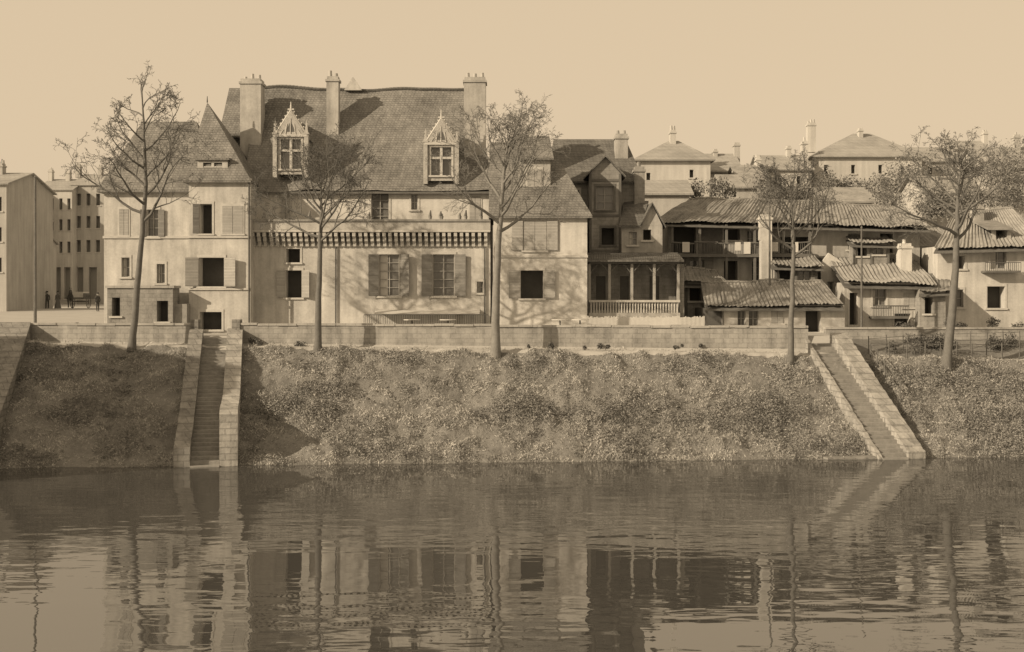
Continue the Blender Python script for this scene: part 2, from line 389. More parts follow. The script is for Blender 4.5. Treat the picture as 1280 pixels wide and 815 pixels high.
# ------------------------------------------------------------ unseen mill house left of frame, added to shade the bank
b=B('shadow_caster_mill',(-38,54,0)); mx1=-35.8
sides(b,plaster2,-52,mx1,46,61.5,-1,12.2,15.2)
ops=[(-50+i*3.8,-48.8+i*3.8,z,z+1.8,'glass',None) for i in range(4) for z in (2.5,6.5)]
b.facade(plaster2,-52,mx1,-1,12.2,46,ops,trim); gable(b,roofm,-52,mx1,46,61.5,12.2,15.2); b.done()
# ------------------------------------------------------------ Building A
b=B('turreted_house',(X(220,77),80,G0)); D=77.2
x0,x1=X(130,D),X(236,D); ze=Z(236,D)
b.facade(plaster,x0,x1,G0,ze,D,[O(D,184,198,262,296,'glass','B'),O(D,196,206,330,354,'glass'),O(D,150,160,262,294,'shut'),O(D,152,162,322,346,'glass')],trim)
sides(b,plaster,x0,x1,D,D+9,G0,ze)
b.box('cornice',trim,x0-.2,x1-.02,D-.22,D+.01,ze-.25,ze+.02)
b.box('string_course',trim,x0-.06,x1-.02,D-.08,D+.01,Z(298,D),Z(295,D))
hip(b,roofm,x0,x1+1.2,D,D+9,ze,Z(152,D+4.5),X(178,D+4.5),X(246,D+4.5),.35)
Dt=76.3; tx0,tx1=X(236,Dt),X(313,Dt); zt=Z(224,Dt)
b.facade(plaster,tx0,tx1,G0,zt,Dt,[O(Dt,250,265,255,292,'dark','L'),O(Dt,279,303,258,292,'shut'),O(Dt,249,280,322,358,'dark','Bp'),O(Dt,250,277,390,412,'dark')],trim)
sides(b,plaster,tx0,tx1,Dt,Dt+7,G0,zt)
b.box('cornice',trim,tx0-.15,tx1+.1,Dt-.2,Dt+.01,zt-.22,zt+.02)
for py in (295,360): b.box('string_course',trim,tx0-.05,tx1+.01,Dt-.09,Dt+.01,Z(py+2.5,Dt),Z(py,Dt))
cx=X(261,Dt+3); ap=(cx,Dt+2.6,Z(128,Dt+2.6))
a_,b_,c_,d_=(tx0-.3,Dt-.3,zt-.1),(tx1+.1,Dt-.3,zt-.1),(tx1+.1,Dt+6,zt-.1),(tx0-.3,Dt+6,zt-.1)
for q in ([a_,b_,ap],[b_,c_,ap],[c_,d_,ap],[d_,a_,ap]): b.slab('tower_roof',roofm,q,.12)
b.seg('finial',iron,ap,(ap[0],ap[1],ap[2]+.4),.05,.02)
dx0,dx1=X(246,Dt),X(284,Dt); b.facade(plaster2,dx0,dx1,zt,Z(200,Dt),Dt+.15,[(dx0+.35,dx1-.35,zt+.25,Z(203,Dt),'cross')],part='dormer')
b.box('dormer_roof',roofm,dx0-.12,dx1+.12,Dt+.0,Dt+2.2,Z(200,Dt),Z(197,Dt))
b.box('dormer_cheeks',roofm,dx0,dx0+.08,Dt+.16,Dt+2,zt,Z(200,Dt)); b.box('dormer_cheeks',roofm,dx1-.08,dx1,Dt+.16,Dt+2,zt,Z(200,Dt))
b.chimney(plaster2,300,326,98,200,80.5,1.3,3)
b.seg('downpipe',iron,(tx1-.05,Dt-.15,G0),(tx1-.05,Dt-.15,zt),.06)
b.done()
b=B('terrace_block',(X(180,75),75,G0)); D=75.2
b.facade(darkstone,X(134,D),X(216,D),G0-.3,Z(360,D),D,[O(D,140,150,372,395,'dark'),O(D,196,210,376,402,'dark')])
sides(b,darkstone,X(134,D),X(216,D),D,D+1.5,G0-.3,Z(360,D)); b.box('coping',cope,X(132,D),X(218,D),D-.1,D+1.5,Z(360,D),Z(357,D))
b.box('steps',stepm,X(216,D),X(232,D),D+.3,D+1.2,G0-.3,Z(380,D)); b.done()
# ------------------------------------------------------------ Building B
b=B('renaissance_mansion',(X(460,78),80,G0)); D=77.6
x0,x1=X(314,D),X(613,D); zpar=Z(277,D-.55)
ops=[O(D,358,375,311,328,'dark'),O(D,357,377,338,372,'dark','Bp'),O(D,474,499,318,370,'glass','B'),O(D,541,568,318,370,'glass','B'),O(D,596,604,352,366,'glass')]
b.facade(plaster,x0,x1,G0,Z(306,D),D,ops,trim)
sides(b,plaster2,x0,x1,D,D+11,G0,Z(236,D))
zc1=Z(291,D); zc0=Z(309,D); n=40
for i in range(n):
    xx=x0+.1+(x1-x0-.5)*i/(n-1)+random.uniform(-.02,.02); wv=.2
    pr=[(xx,D+.02,zc0),(xx,D-.16,zc0+.05),(xx,D-.2,zc0+.3),(xx,D-.38,zc0+.36),(xx,D-.42,zc0+.6),(xx,D-.6,zc0+.66),(xx,D-.62,zc1),(xx,D+.02,zc1)]
    b.extr('corbels',trim,pr,(wv,0,0))
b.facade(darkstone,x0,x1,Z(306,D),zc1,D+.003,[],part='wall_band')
b.box('parapet',stone,x0,x1,D-.62,D-.30,zc1+.003,zpar); b.box('parapet_coping',darkstone,x0-.02,x1+.02,D-.70,D-.24,zpar,zpar+.14)
b.box('terrace_floor',stepm,x0+.01,x1-.01,D-.30,D+1.0,zc1+.01,zc1+.1)
b.box('parapet_moulding',trim,x0,x1,D-.68,D-.615,zc1+.02,zc1+.14)
Du=D+.75; zu=Z(236,Du)
ops=[O(Du,352,362,246,276,'shut'),O(Du,464,486,240,280,'glass'),O(Du,514,522,243,262,'glass'),O(Du,588,600,246,280,'shut')]
b.facade(plaster3,x0,x1,zc1-.5,zu,Du,ops,trim)
b.box('wall_plate',wood,x0,x1,Du-.12,Du-.004,zu-.16,zu+.0)
for i in range(9):
    xx=random.uniform(x0+.5,x1-.5)
    b.seg('flower_pots',darkstone,(xx,D-.47,zpar+.14),(xx,D-.47,zpar+.34),.09,.13,8); b.seg('flower_plants',bushm,(xx,D-.47,zpar+.34),(xx+.03,D-.47,zpar+.34+random.uniform(.15,.4)),.12,.04,5)
ye=D+.35; yr=D+5.8; zr=Z(110,yr); zee=Z(238,ye)
xl,xr=X(305,ye),X(618,ye)
def rz(y): return zee+(zr-zee)*(y-ye)/(yr-ye)
nseg=60; V=[];Fs=[]
rl,rrg=X(318,yr),X(592,yr)
for j in range(25):
    v=j/24
    for i in range(nseg+1):
        u=i/nseg; x=(xl+(xr-xl)*u)*(1-v)+(rl+(rrg-rl)*u)*v; y=ye+(yr-ye)*v; z=zee+(zr-zee)*v-.2*math.sin(math.pi*v)+noise.noise(Vector((x*.35,y*.4,1)))*.2+noise.noise(Vector((x*1.1,y*1.2,1)))*.06-.12*math.sin(math.pi*u)*v
        V.append((x,y,z))
for j in range(24):
    for i in range(nseg): a=j*(nseg+1)+i; Fs.append((a,a+1,a+nseg+2,a+nseg+1))
b.p('roof').add(V,Fs,roofm)
b.slab('roof_edge',wood,[(xl,ye+.02,zee-.1),(xr,ye+.02,zee-.1),(xr,ye+.4,rz(ye+.4)-.45),(xl,ye+.4,rz(ye+.4)-.45)],.1)
b.slab('rear_roof',roofm,[(rrg,yr,zr-.12),(rl,yr,zr-.12),(xl,yr+6,zee),(xr,yr+6,zee)],.1)
b.slab('roof_hips',roofm,[(xr,ye,zee-.15),(xr,yr+6,zee-.15),(rrg,yr,zr-.15)],.1); b.slab('roof_hips',roofm,[(xl,yr+6,zee-.15),(xl,ye,zee-.15),(rl,yr,zr-.15)],.1)
for i in range(60):
    u=(i+.5)/60; x=rl+(rrg-rl)*u; q=noise.noise(Vector((x*.35,yr*.4,1)))*.2-.12*math.sin(math.pi*u); b.seg('ridge_tiles',roofm2,(x-.13,yr,zr+.02+q),(x+.13,yr,zr+.05+q),.13,.10,6)
b.chimney(plaster2,408,423,95,172,D+3.4,.8,2); b.chimney(plaster2,580,607,96,215,D+2.2,1.4,3)
b.extr('ridge_lucarne',plaster,[(X(431,yr),yr-.35,zr-.2),(X(453,yr),yr-.35,zr-.2),(X(442,yr),yr-.35,zr+.7)],(0,.9,0))
def dormer(px0,px1,ptop,peave,pbase,Dd):
    a,c=X(px0,Dd),X(px1,Dd); zb=Z(pbase,Dd); z1=Z(peave,Dd); za=Z(ptop,Dd); mx=(a+c)/2; w=(c-a)
    b.facade(carved,a+.3,c-.3,zb,z1,Dd,[(a+.5,c-.5,zb+.35,z1-.2,'cross')],part='dormers',trimm=trim)
    for xx in (a+.3,c-.3): b.poly('dormers',carved,[(xx,Dd,zb),(xx,Dd+3,zb),(xx,Dd+3,z1),(xx,Dd,z1)])
    for xx,sg in ((a+.15,-1),(c-.15,1)):
        b.box('dormer_buttresses',carved,xx-.13,xx+.13,Dd-.14,Dd+.25,zb-.2,z1+.1); b.box('dormer_buttresses',carved,xx-.17,xx+.17,Dd-.18,Dd+.29,z1+.1,z1+.2)
        b.seg('dormer_pinnacles',carved,(xx,Dd+.05,z1+.2),(xx,Dd+.05,z1+1.0),.15,.02,4)
        for k in range(3): b.seg('dormer_pinnacles',carved,(xx-.1,Dd+.05,z1+.3+.22*k),(xx+.1,Dd+.05,z1+.3+.22*k),.05,.05,5)
    zg=za-.45
    b.extr('dormer_gable',carved,[(a+.2,Dd-.08,z1),(c-.2,Dd-.08,z1),(mx+.06,Dd-.08,zg),(mx-.06,Dd-.08,zg)],(0,.25,0))
    b.extr('dormer_tracery',dusk,[(mx-w*.14,Dd-.085,z1+.25),(mx+w*.14,Dd-.085,z1+.25),(mx,Dd-.085,z1+.95)],(0,.002,0))
    for k in range(5): b.seg('dormer_relief',trim,(mx-w*.28+w*.14*k,Dd-.09,z1+.1),(mx-w*.2+w*.1*k,Dd-.09,z1+1.1-abs(k-2)*.35),.035,.03,5)
    b.box('dormer_cornice',trim,a+.1,c-.1,Dd-.16,Dd+.1,z1-.06,z1+.1)
    for sg in (-1,1):
        xe=mx+sg*(w/2-.15)
        for k in range(7):
            t=k/6.5; x=xe+(mx-xe)*t; z=z1+(zg-z1)*t
            b.seg('dormer_crockets',trim,(x,Dd+.04,z),(x+sg*.16,Dd+.04,z+.14),.08,.05,5)
        b.seg('dormer_coping',trim,(xe,Dd+.0,z1+.08),(mx,Dd+.0,zg+.08),.075,.075,5)
    b.seg('dormer_finial',trim,(mx,Dd+.04,zg-.1),(mx,Dd+.04,za+.2),.10,.03,6); b.seg('dormer_finial',trim,(mx-.2,Dd+.04,zg+.15),(mx+.2,Dd+.04,zg+.15),.07,.07,5)
    rr=za-.6
    b.slab('dormer_roof',roofm,[(a+.15,Dd+.15,z1),(mx,Dd+.15,rr),(mx,Dd+4.5,rr),(a+.15,Dd+4.5,z1)],.1); b.slab('dormer_roof',roofm,[(mx,Dd+.15,rr),(c-.15,Dd+.15,z1),(c-.15,Dd+4.5,z1),(mx,Dd+4.5,rr)],.1)
dormer(341,386,131,170,218,D+.5); dormer(529,574,141,180,226,D+.5)
b.seg('downpipe',iron,(X(420,D),D-.1,G0),(X(420,D),D-.1,zc0),.05); b.seg('downpipe',iron,(X(606,D),D-.1,G0),(X(606,D),D-.1,zc0),.05)
b.slab('lean_to_canopy',trim,[(X(470,D),D-1.0,Z(391,D)),(X(600,D),D-1.0,Z(391,D)),(X(600,D),D-.01,Z(387,D)),(X(470,D),D-.01,Z(387,D))],.06)
b.done()
b=B('rear_wing_house',(X(300,88),90,G0)); D=86
sides(b,plaster2,X(276,D),X(335,D),D,D+6,G0,Z(165,D),Z(110,D+3)); b.facade(plaster2,X(276,D),X(335,D),G0,Z(165,D),D,[O(D,285,303,170,192,'dark')]); gable(b,roofm,X(276,D),X(335,D),D,D+6,Z(165,D),Z(110,D+3),.1); b.done()
# ------------------------------------------------------------ Building C
b=B('white_quay_house',(X(675,76),79,G0)); D=75.8
x0,x1=X(617,D),X(734,D); ze=Z(268,D)
b.facade(plaster3,x0,x1,G0,ze,D,[O(D,655,682,276,313,'shut'),O(D,651,679,338,373,'dark','Bp')],trim)
b.box('shutters',shutl,X(640,D),X(653.5,D),D-.1,D-.045,Z(313,D),Z(276,D)); b.box('shutters',shutl,X(683.5,D),X(697,D),D-.1,D-.045,Z(313,D),Z(276,D))
sides(b,plaster3,x0,x1,D,D+6,G0,ze)
b.box('cornice',trim,x0-.1,x1+.2,D-.2,D+.01,ze-.18,ze+.02); b.box('string_course',trim,x0-.02,x1+.04,D-.07,D+.01,Z(322,D),Z(319,D))
hip(b,roofm,x0,x1,D,D+7,ze,Z(178,D+3.5),X(612,D+3.5),X(686,D+3.5),.3)
ux0,ux1=X(648,D+1.2),X(688,D+1.2)
b.facade(plaster2,ux0,ux1,ze,Z(195,D+1.2),D+1.2,[O(D+1.2,660,676,212,240,'shut')],trim,part='dormer_wall'); b.poly('dormer_wall',plaster2,[(ux1,D+1.2,ze),(ux1,D+4,ze),(ux1,D+4,Z(195,D+1.2)),(ux1,D+1.2,Z(195,D+1.2))])
b.slab('dormer_roof',roofm,[(ux0-.2,D+.9,Z(195,D)),(ux1+.2,D+.9,Z(195,D)),(ux1,D+3.4,Z(170,D+3.4)),(ux0,D+3.4,Z(170,D+3.4))],.12)
b.chimney(plaster2,657,669,166,200,D+3.6,.8,2)
b.done()
# ------------------------------------------------------------ Building D
b=B('gabled_town_house',(X(760,83),85,G0)); D=82
x0,x1=X(688,D),X(800,D); ze=Z(225,D)
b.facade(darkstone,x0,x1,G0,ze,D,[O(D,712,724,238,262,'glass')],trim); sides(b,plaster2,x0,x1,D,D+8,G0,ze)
hip(b,roofm2,x0,x1,D,D+8,ze,Z(174,D+4),X(692,D+4),X(782,D+4),.25)
Dg=80.3; gx0,gx1=X(737,Dg),X(776,Dg); zg=Z(217,Dg)
b.facade(darkstone,gx0,gx1,G0,zg,Dg,[O(Dg,745,767,233,262,'glass'),O(Dg,752,768,285,306,'dark')],wood); sides(b,darkstone,gx0,gx1,Dg,D,G0,zg)
for px in (738,775): b.box('timber_frame',wood,X(px,Dg)-.08,X(px,Dg)+.08,Dg-.05,Dg-.004,Z(315,Dg),zg)
for py in (224,268,312): b.box('timber_frame',wood,gx0+.1,gx1-.1,Dg-.045,Dg-.004,Z(py+3,Dg),Z(py,Dg))
mx=(gx0+gx1)/2; za=Z(196,Dg)
b.extr('gable',darkstone,[(gx0,Dg,zg),(gx1,Dg,zg),(mx,Dg,za)],(0,.2,0))
b.slab('gable_roof',roofm2,[(gx0-.3,Dg-.3,zg-.15),(mx,Dg-.3,za+.1),(mx,D+2,za+.1),(gx0-.3,D+2,zg-.15)],.12); b.slab('gable_roof',roofm2,[(mx,Dg-.3,za+.1),(gx1+.3,Dg-.3,zg-.15),(gx1+.3,D+2,zg-.15),(mx,D+2,za+.1)],.12)
b.chimney(plaster2,769,785,167,225,D+2,1,2); b.chimney(darkstone,793,806,208,260,D-.5,.9,1)
b.done()
b=B('small_gabled_house',(X(805,80),82,G0)); D=79.6
x0,x1=X(777,D),X(828,D); ze=Z(282,D)
b.facade(plaster2,x0,x1,G0,ze,D,[O(D,804,814,287,300,'dark'),O(D,786,796,290,306,'glass')]); sides(b,plaster2,x0,x1,D,D+5,G0,ze)
b.extr('gable',plaster2,[(X(800,D),D-.01,ze),(x1,D-.01,ze),(X(815,D),D-.01,Z(255,D))],(0,.3,0))
b.slab('roof',roofm2,[(x0-.2,D-.3,ze),(X(801,D),D-.3,ze),(X(815,D),D+2,Z(248,D)),(X(785,D),D+2.5,Z(248,D))],.12)
b.slab('roof',roofm2,[(x1+.2,D-.3,ze-.05),(x1+.3,D+4,ze),(X(815,D),D+4,Z(254,D)),(X(815,D),D-.3,Z(253,D))],.12)
b.slab('roof',roofm2,[(X(799,D),D-.3,ze),(X(815,D),D-.3,Z(253,D)),(X(815,D),D+4,Z(252,D)),(X(799,D),D+4,ze)],.1)
b.done()
b=B('timber_verandah',(X(790,78),78,G0)); D=77.0
x0,x1=X(736,D),X(850,D); zf=Z(330,D); zb0=Z(391,D); zb1=Z(375,D)
b.box('back_wall',dusk,x0,x1,D+2.2,D+2.4,G0,zf); b.box('base',stone,x0,x1,D-.05,D+.3,G0,zb0); b.box('floor',stepm,x0,x1,D+.3,D+2.2,G0,zb0-.1)  # back wall coloured dim for the shade behind the posts
b.facade(darkstone,x0,x1,G0,zf,D+2.1,[O(D+2.1,745,757,345,388,'dark'),O(D+2.1,775,786,345,388,'glass'),O(D+2.1,812,824,345,388,'glass')],part='inner_wall')
b.box('end_wall',darkstone,x1+.01,x1+.3,D+.3,D+2.2,G0,zf)
b.box('top_beam',wood,x0,x1,D-.02,D+.3,zf,zf+.22)
b.slab('canopy_roof',roofm2,[(x0-.2,D-.4,zf+.24),(x1+.2,D-.4,zf+.24),(x1+.2,D+2.6,zf+.8),(x0-.2,D+2.6,zf+.8)],.12)
for px in (737,762,790,818,848):
    b.box('posts',woodpale,X(px,D)-.08,X(px,D)+.08,D+.02,D+.18,zb1,zf)
    for s_ in (-1,1): b.seg('braces',wood,(X(px,D),D+.1,zf-.6),(X(px,D)+s_*.5,D+.1,zf-.02),.04)
b.box('handrail',trim,x0,x1,D-.06,D+.24,zb1-.14,zb1)
for i in range(32):
    xx=x0+.15+(x1-x0-.3)*i/31; zc=(zb0+zb1-.14)/2
    b.seg('balusters',trim,(xx,D+.1,zb0),(xx,D+.1,zc),.07,.04,6); b.seg('balusters',trim,(xx,D+.1,zc),(xx,D+.1,zb1-.14),.04,.07,6)
b.box('upper_rail',iron,x0,x1+.1,D-.3,D-.26,Z(318,D),Z(317,D))
for i in range(40): xx=x0+(x1-x0)*i/39; b.box('upper_railings',iron,xx-.012,xx+.012,D-.29,D-.27,zf+.2,Z(318,D))
b.done()
# ------------------------------------------------------------ Building E
b=B('long_tiled_house',(X(960,86),88,G0)); D=84
x0,x1=X(835,D),X(1150,D); ze=Z(278,D)
ops=[O(D,840,870,281,317,'dark'),O(D,905,925,286,300,'dark'),O(D,934,950,288,318,'glass'),O(D,975,1012,296,322,'dark'),O(D,862,880,325,350,'glass'),O(D,905,922,326,350,'dark'),O(D,940,958,326,352,'glass'),O(D,1060,1075,292,312,'glass'),O(D,1100,1116,292,316,'dark')]
b.facade(darkstone,x0,X(905,D)-.7,G0,ze,D,[o for o in ops if o[1]<X(885,D)]); b.facade(plaster2,X(905,D)-.7,x1,G0,ze,D,[o for o in ops if o[1]>X(885,D)]); sides(b,plaster2,x0,x1,D,D+8,G0,ze)
b.corr(canal,(X(828,D)-1,D-1.2,Z(276,D-.8)),(X(1156,D),D-1.2,Z(284,D-.8)),(X(1128,D+4.5),D+4.5,Z(258,D+4.5)),(X(862,D+4.5),D+4.5,Z(247,D+4.5)))
b.slab('rear_roof',canal,[(X(1128,D+4.5),D+4.6,Z(259,D+4.5)),(X(862,D+4.5),D+4.6,Z(248,D+4.5)),(x0,D+8.5,ze),(x1,D+8.5,ze)],.1)
b.box('gallery_floor',wood,X(836,D),X(1010,D),D-1.1,D-.004,Z(322,D),Z(318,D))
for k in range(6):
    xa=X(836+29*k,D); xb=X(836+29*(k+1),D); za_=Z(303.5,D-1)+random.uniform(-.09,.06); zb_=Z(303.5,D-1)+random.uniform(-.09,.06)
    b.seg('gallery_rail',wood,(xa,D-1.09,za_),(xb,D-1.09,zb_),.05)
for i in range(60): xx=X(836,D)+(X(1010,D)-X(836,D))*i/59+random.uniform(-.04,.04); q=random.uniform(-.05,.05); b.seg('gallery_bars',wood,(xx,D-1.09,Z(319,D)),(xx+q,D-1.09,Z(303.5,D-1)),.02,.02,4)
for px in (838,872,905,940,975,1008): b.box('gallery_posts',wood,X(px,D)-.08,X(px,D)+.08,D-1.04,D-.88,G0,ze-.2)
b.box('boarding',wood,X(876,D),X(903,D),D-.06,D-.01,Z(318,D),Z(284,D))
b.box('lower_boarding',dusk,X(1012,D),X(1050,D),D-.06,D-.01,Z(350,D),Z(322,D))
for px,wd,ln in ((850,9,12),(915,7,10),(926,8,14),(958,10,11),(985,8,12)): b.box('laundry',linen,X(px,D),X(px+wd,D),D-1.16,D-1.13,Z(304+ln,D),Z(303.5,D))
b.chimney(plaster,950,965,268,300,D-1.6,.8,0)
b.box('lean_wall',plaster,X(952,D-2),X(965,D-2),D-2,D-1.2,G0,Z(300,D-2))
b.done()
def leanto(name,px0,px1,pe,pr,D,dep,m,rm,ops):
    b=B(name,(X((px0+px1)/2,D),D,G0)); x0,x1=X(px0,D),X(px1,D); ze=Z(pe,D)
    b.facade(m,x0,x1,G0-.3,ze,D,[O(D,*o) for o in ops]); sides(b,m,x0,x1,D,D+dep,G0-.3,ze)
    b.corr(rm,(x0-.3,D-.5,ze-.02),(x1+.3,D-.5,ze-.1),(x1+.1,D+dep,Z(pr,D+dep)),(x0-.1,D+dep,Z(pr,D+dep)))
    for px in (px0+2,(px0+px1)/2,px1-2): b.box('corner_posts',wood,X(px,D)-.07,X(px,D)+.07,D-.08,D-.01,G0-.3,ze)
    b.done()
leanto('timber_workshop',968,1022,330,316,81.5,2.2,darkstone,canal,[(974,990,336,350,'dark'),(998,1014,336,352,'glass')])
leanto('timber_shed',1066,1112,302,288,83,2.4,darkstone,canal2,[(1072,1084,306,320,'dark'),(1092,1104,306,318,'glass')])
leanto('timber_shed',856,902,352,338,81,2,darkstone,canal,[(862,876,358,376,'dark'),(884,894,358,372,'dark')])
b=B('tiled_outhouse',(X(960,78),80,G0)); D=77.2
x0,x1=X(905,D),X(1056,D); ze=Z(381,D)
b.facade(plaster,x0,x1,G0-.4,ze,D,[O(D,922,932,388,408,'glass'),O(D,936,948,388,408,'glass'),O(D,1007,1026,386,415,'dark'),O(D,965,978,389,404,'shut')],darkm=dark); sides(b,plaster,x0,x1,D,D+4,G0-.4,ze)
b.corr(canal,(X(880,D),D-.5,Z(381,D-.5)),(X(1052,D),D-.5,Z(381,D-.5)),(X(1028,D+2.6),D+2.6,Z(351,D+2.6)),(X(876,D+2.6),D+2.6,Z(353,D+2.6)))
b.slab('end_roof',canal,[(X(1052,D),D-.5,Z(382,D-.5)),(X(1060,D),D+4,Z(378,D)),(X(1028,D+2.6),D+2.6,Z(351.5,D+2.6))],.08)
b.box('side_bay_dark_fill',dusk,X(880,D),x0-.01,D+.8,D+4,G0,ze-.2); b.box('bay_post',wood,X(881,D),X(884,D),D-.2,D-.05,G0,ze)  # solid block in dim colour stands in for the open bay's shade
b.done()
# ------------------------------------------------------------ Building F
b=B('balcony_house',(X(1100,81),83,G0)); D=80
x0,x1=X(1056,D),X(1150,D); ze=Z(353,D)
b.facade(plaster,x0,x1,G0,ze,D,[O(D,1062,1072,366,406,'dark'),O(D,1091,1108,361,382,'glass'),O(D,1130,1142,366,384,'shut'),O(D,1118,1138,392,408,'dark')],trim); sides(b,plaster,x0,x1,D,D+6,G0,ze)
b.corr(canal2,(X(1052,D),D-.7,Z(353,D-.7)),(X(1167,D),D-.7,Z(355,D-.7)),(X(1146,D+4),D+4,Z(326,D+4)),(X(1034,D+4),D+4,Z(320,D+4)))
b.box('balcony_floor',wood,X(1086,D),X(1130,D),D-1.0,D-.004,Z(398,D),Z(395,D)); b.box('balcony_rail',iron,X(1086,D),X(1130,D),D-1.0,D-.95,Z(383,D),Z(381.5,D))
for i in range(22): xx=X(1086,D)+(X(1130,D)-X(1086,D))*i/21; b.box('balcony_bars',iron,xx-.015,xx+.015,D-.99,D-.96,Z(395,D),Z(383,D))
b.facade(plaster3,X(1026,D+3),X(1056,D+3),G0,Z(330,D+3),D+3,[O(D+3,1034,1042,352,372,'glass')],part='gable_wall'); b.extr('gable_wall',plaster3,[(X(1026,D+3),D+3.01,Z(330,D+3)),(X(1056,D+3),D+3.01,Z(330,D+3)),(X(1036,D+3),D+3.01,Z(316,D+3))],(0,.3,0))
b.chimney(plaster3,1126,1140,304,345,D+2,1,1)
b.done()
b=B('tiled_row_house',(X(1085,88),90,G0)); D=87
x0,x1=X(1040,D),X(1200,D); ze=Z(308,D)
b.facade(darkstone,x0,x1,G0,ze,D,[O(D,1052,1066,313,326,'dark'),O(D,1160,1172,318,336,'dark')]); sides(b,plaster2,x0,x1,D,D+6,G0,ze)
b.corr(canal,(x0-.4,D-.5,Z(310,D)),(x1+.4,D-.5,Z(310,D)),(x1,D+4,Z(284,D+4)),(x0,D+4,Z(284,D+4))); b.done()
b=B('riverside_house',(X(1230,82),85,G0)); D=81
x0,x1=X(1172,D),X(1300,D); ze=Z(308,D)
b.facade(plaster,x0,x1,G0-.5,ze,D,[O(D,1238,1258,314,336,'glass'),O(D,1234,1256,358,385,'dark'),O(D,1190,1204,362,384,'glass'),O(D,1196,1206,320,336,'dark')],trim); sides(b,plaster,x0,x1,D,D+8,G0-.5,ze)
b.corr(canal2,(x0-.5,D-.7,Z(310,D-.7)),(x1+.4,D-.7,Z(306,D-.7)),(x1,D+4.5,Z(262,D+4.5)),(X(1192,D+4.5),D+4.5,Z(266,D+4.5)))
b.facade(plaster2,X(1240,D+.6),X(1264,D+.6),Z(306,D),Z(284,D),D+.6,[O(D+.6,1245,1259,287,303,'dark')],part='dormer'); b.slab('dormer_roof',canal,[(X(1236,D),D+.2,Z(285,D)),(X(1268,D),D+.2,Z(285,D)),(X(1268,D),D+3,Z(272,D)),(X(1236,D),D+3,Z(272,D))],.12)
b.box('balcony_floor',wood,X(1226,D),X(1270,D),D-.8,D-.004,Z(341,D),Z(338.5,D)); b.box('balcony_rail',iron,X(1226,D),X(1270,D),D-.8,D-.76,Z(329,D),Z(328,D))
for i in range(18): xx=X(1226,D)+(X(1270,D)-X(1226,D))*i/17; b.box('balcony_bars',iron,xx-.015,xx+.015,D-.79,D-.77,Z(338.5,D),Z(329,D))
b.chimney(plaster2,1218,1230,255,290,D+3,.8,1)
b.done()
b=B('lean_to_shed',(X(1165,79),80,G0)); D=79
b.facade(darkstone,X(1150,D),X(1182,D),G0-.5,Z(362,D),D,[O(D,1156,1166,372,392,'dark')]); sides(b,darkstone,X(1150,D),X(1182,D),D,D+3,G0-.5,Z(362,D))
b.corr(canal,(X(1146,D),D-.4,Z(364,D)),(X(1186,D),D-.4,Z(362,D)),(X(1186,D+3),D+3,Z(344,D+3)),(X(1150,D+3),D+3,Z(345,D+3))); b.done()
# ------------------------------------------------------------ hill houses
def house(name,px0,px1,pe,pr,D,dep,wallm,roofmat,rx=None,wins=(),ch=(),kind='hip',base=8):
    b=B(name,(X((px0+px1)/2,D),D+dep/2,base)); x0,x1=X(px0,D),X(px1,D); ze=Z(pe,D)
    ops=[O(D,*w) for w in wins]
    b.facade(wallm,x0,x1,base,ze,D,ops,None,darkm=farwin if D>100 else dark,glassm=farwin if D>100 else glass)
    b.box('cornice',wallm,x0-.15,x1+.15,D-.18,D-.004,ze-.3,ze-.05)
    zr=Z(pr,D+dep/2)
    if kind=='hip':
        sides(b,wallm,x0,x1,D,D+dep,base,ze); r0,r1=rx if rx else (px0+(px1-px0)*.3,px1-(px1-px0)*.3)
        hip(b,roofmat,x0,x1,D,D+dep,ze,zr,X(r0,D+dep/2),X(r1,D+dep/2),.4)
    else:
        sides(b,wallm,x0,x1,D,D+dep,base,ze,zr-.15); gable(b,roofmat,x0,x1,D,D+dep,ze,zr,.3)
    for c in ch: b.chimney(wallm,c[0],c[1],c[2],c[3],D+dep*.4,.9,random.choice((0,1,2,3)))
    b.done()
house('hill_villa',796,888,198,176,112,10,farwall,farroof,(836,848),[(808,813,216,226,'dark'),(862,867,212,222,'dark')],[(838,845,162,185)])
house('hill_rowhouse',886,925,212,192,118,8,farwall2,farroof,None,[(897,901,222,231,'dark')],[(918,925,178,205),(892,897,186,205)],'gable')
house('hill_cottage',925,958,222,206,112,7,farwall,canal2,None,[(938,942,228,235,'dark')],[(946,951,196,214)],'gable')
house('hill_barn',905,948,232,218,106,6,farwall2,canal2,None,[(915,921,238,246,'dark')],[],'gable')
house('hill_tenement',955,1014,210,194,124,8,farwall,farroof,None,[(972,977,222,233,'dark'),(996,1001,220,231,'dark')],[(984,989,182,204),(1003,1010,176,200)],'gable')
house('hill_mansion',1018,1152,194,167,128,14,farwall,farroof,(1066,1088),[(1030,1035,206,217,'dark'),(1064,1069,206,217,'dark'),(1098,1103,206,217,'dark'),(1126,1131,208,218,'dark')],[(1010,1020,153,190),(1074,1079,160,174)])
house('hill_longhouse',1146,1206,200,184,132,10,farwall2,farroof,None,[(1160,1165,208,218,'dark')],[(1182,1188,170,190)],'gable')
house('hill_cottage',1203,1244,194,176,136,10,farwall,farroof,None,[(1216,1221,204,214,'dark')],[(1230,1235,164,186)],'gable')
house('hill_farmhouse',1236,1330,207,184,120,10,farwall2,farroof,None,[(1250,1256,216,226,'dark')],[(1268,1276,168,192)],'gable')
house('hill_terrace_house',1158,1226,240,220,100,8,farwall,canal2,None,[(1171,1176,247,257,'dark'),(1206,1211,246,256,'dark')],[(1196,1202,208,232)],'gable',5.6)
house('hill_stable',1006,1090,250,234,104,7,farwall2,canal2,None,[(1027,1033,254,262,'dark')],[],'gable',5.6)
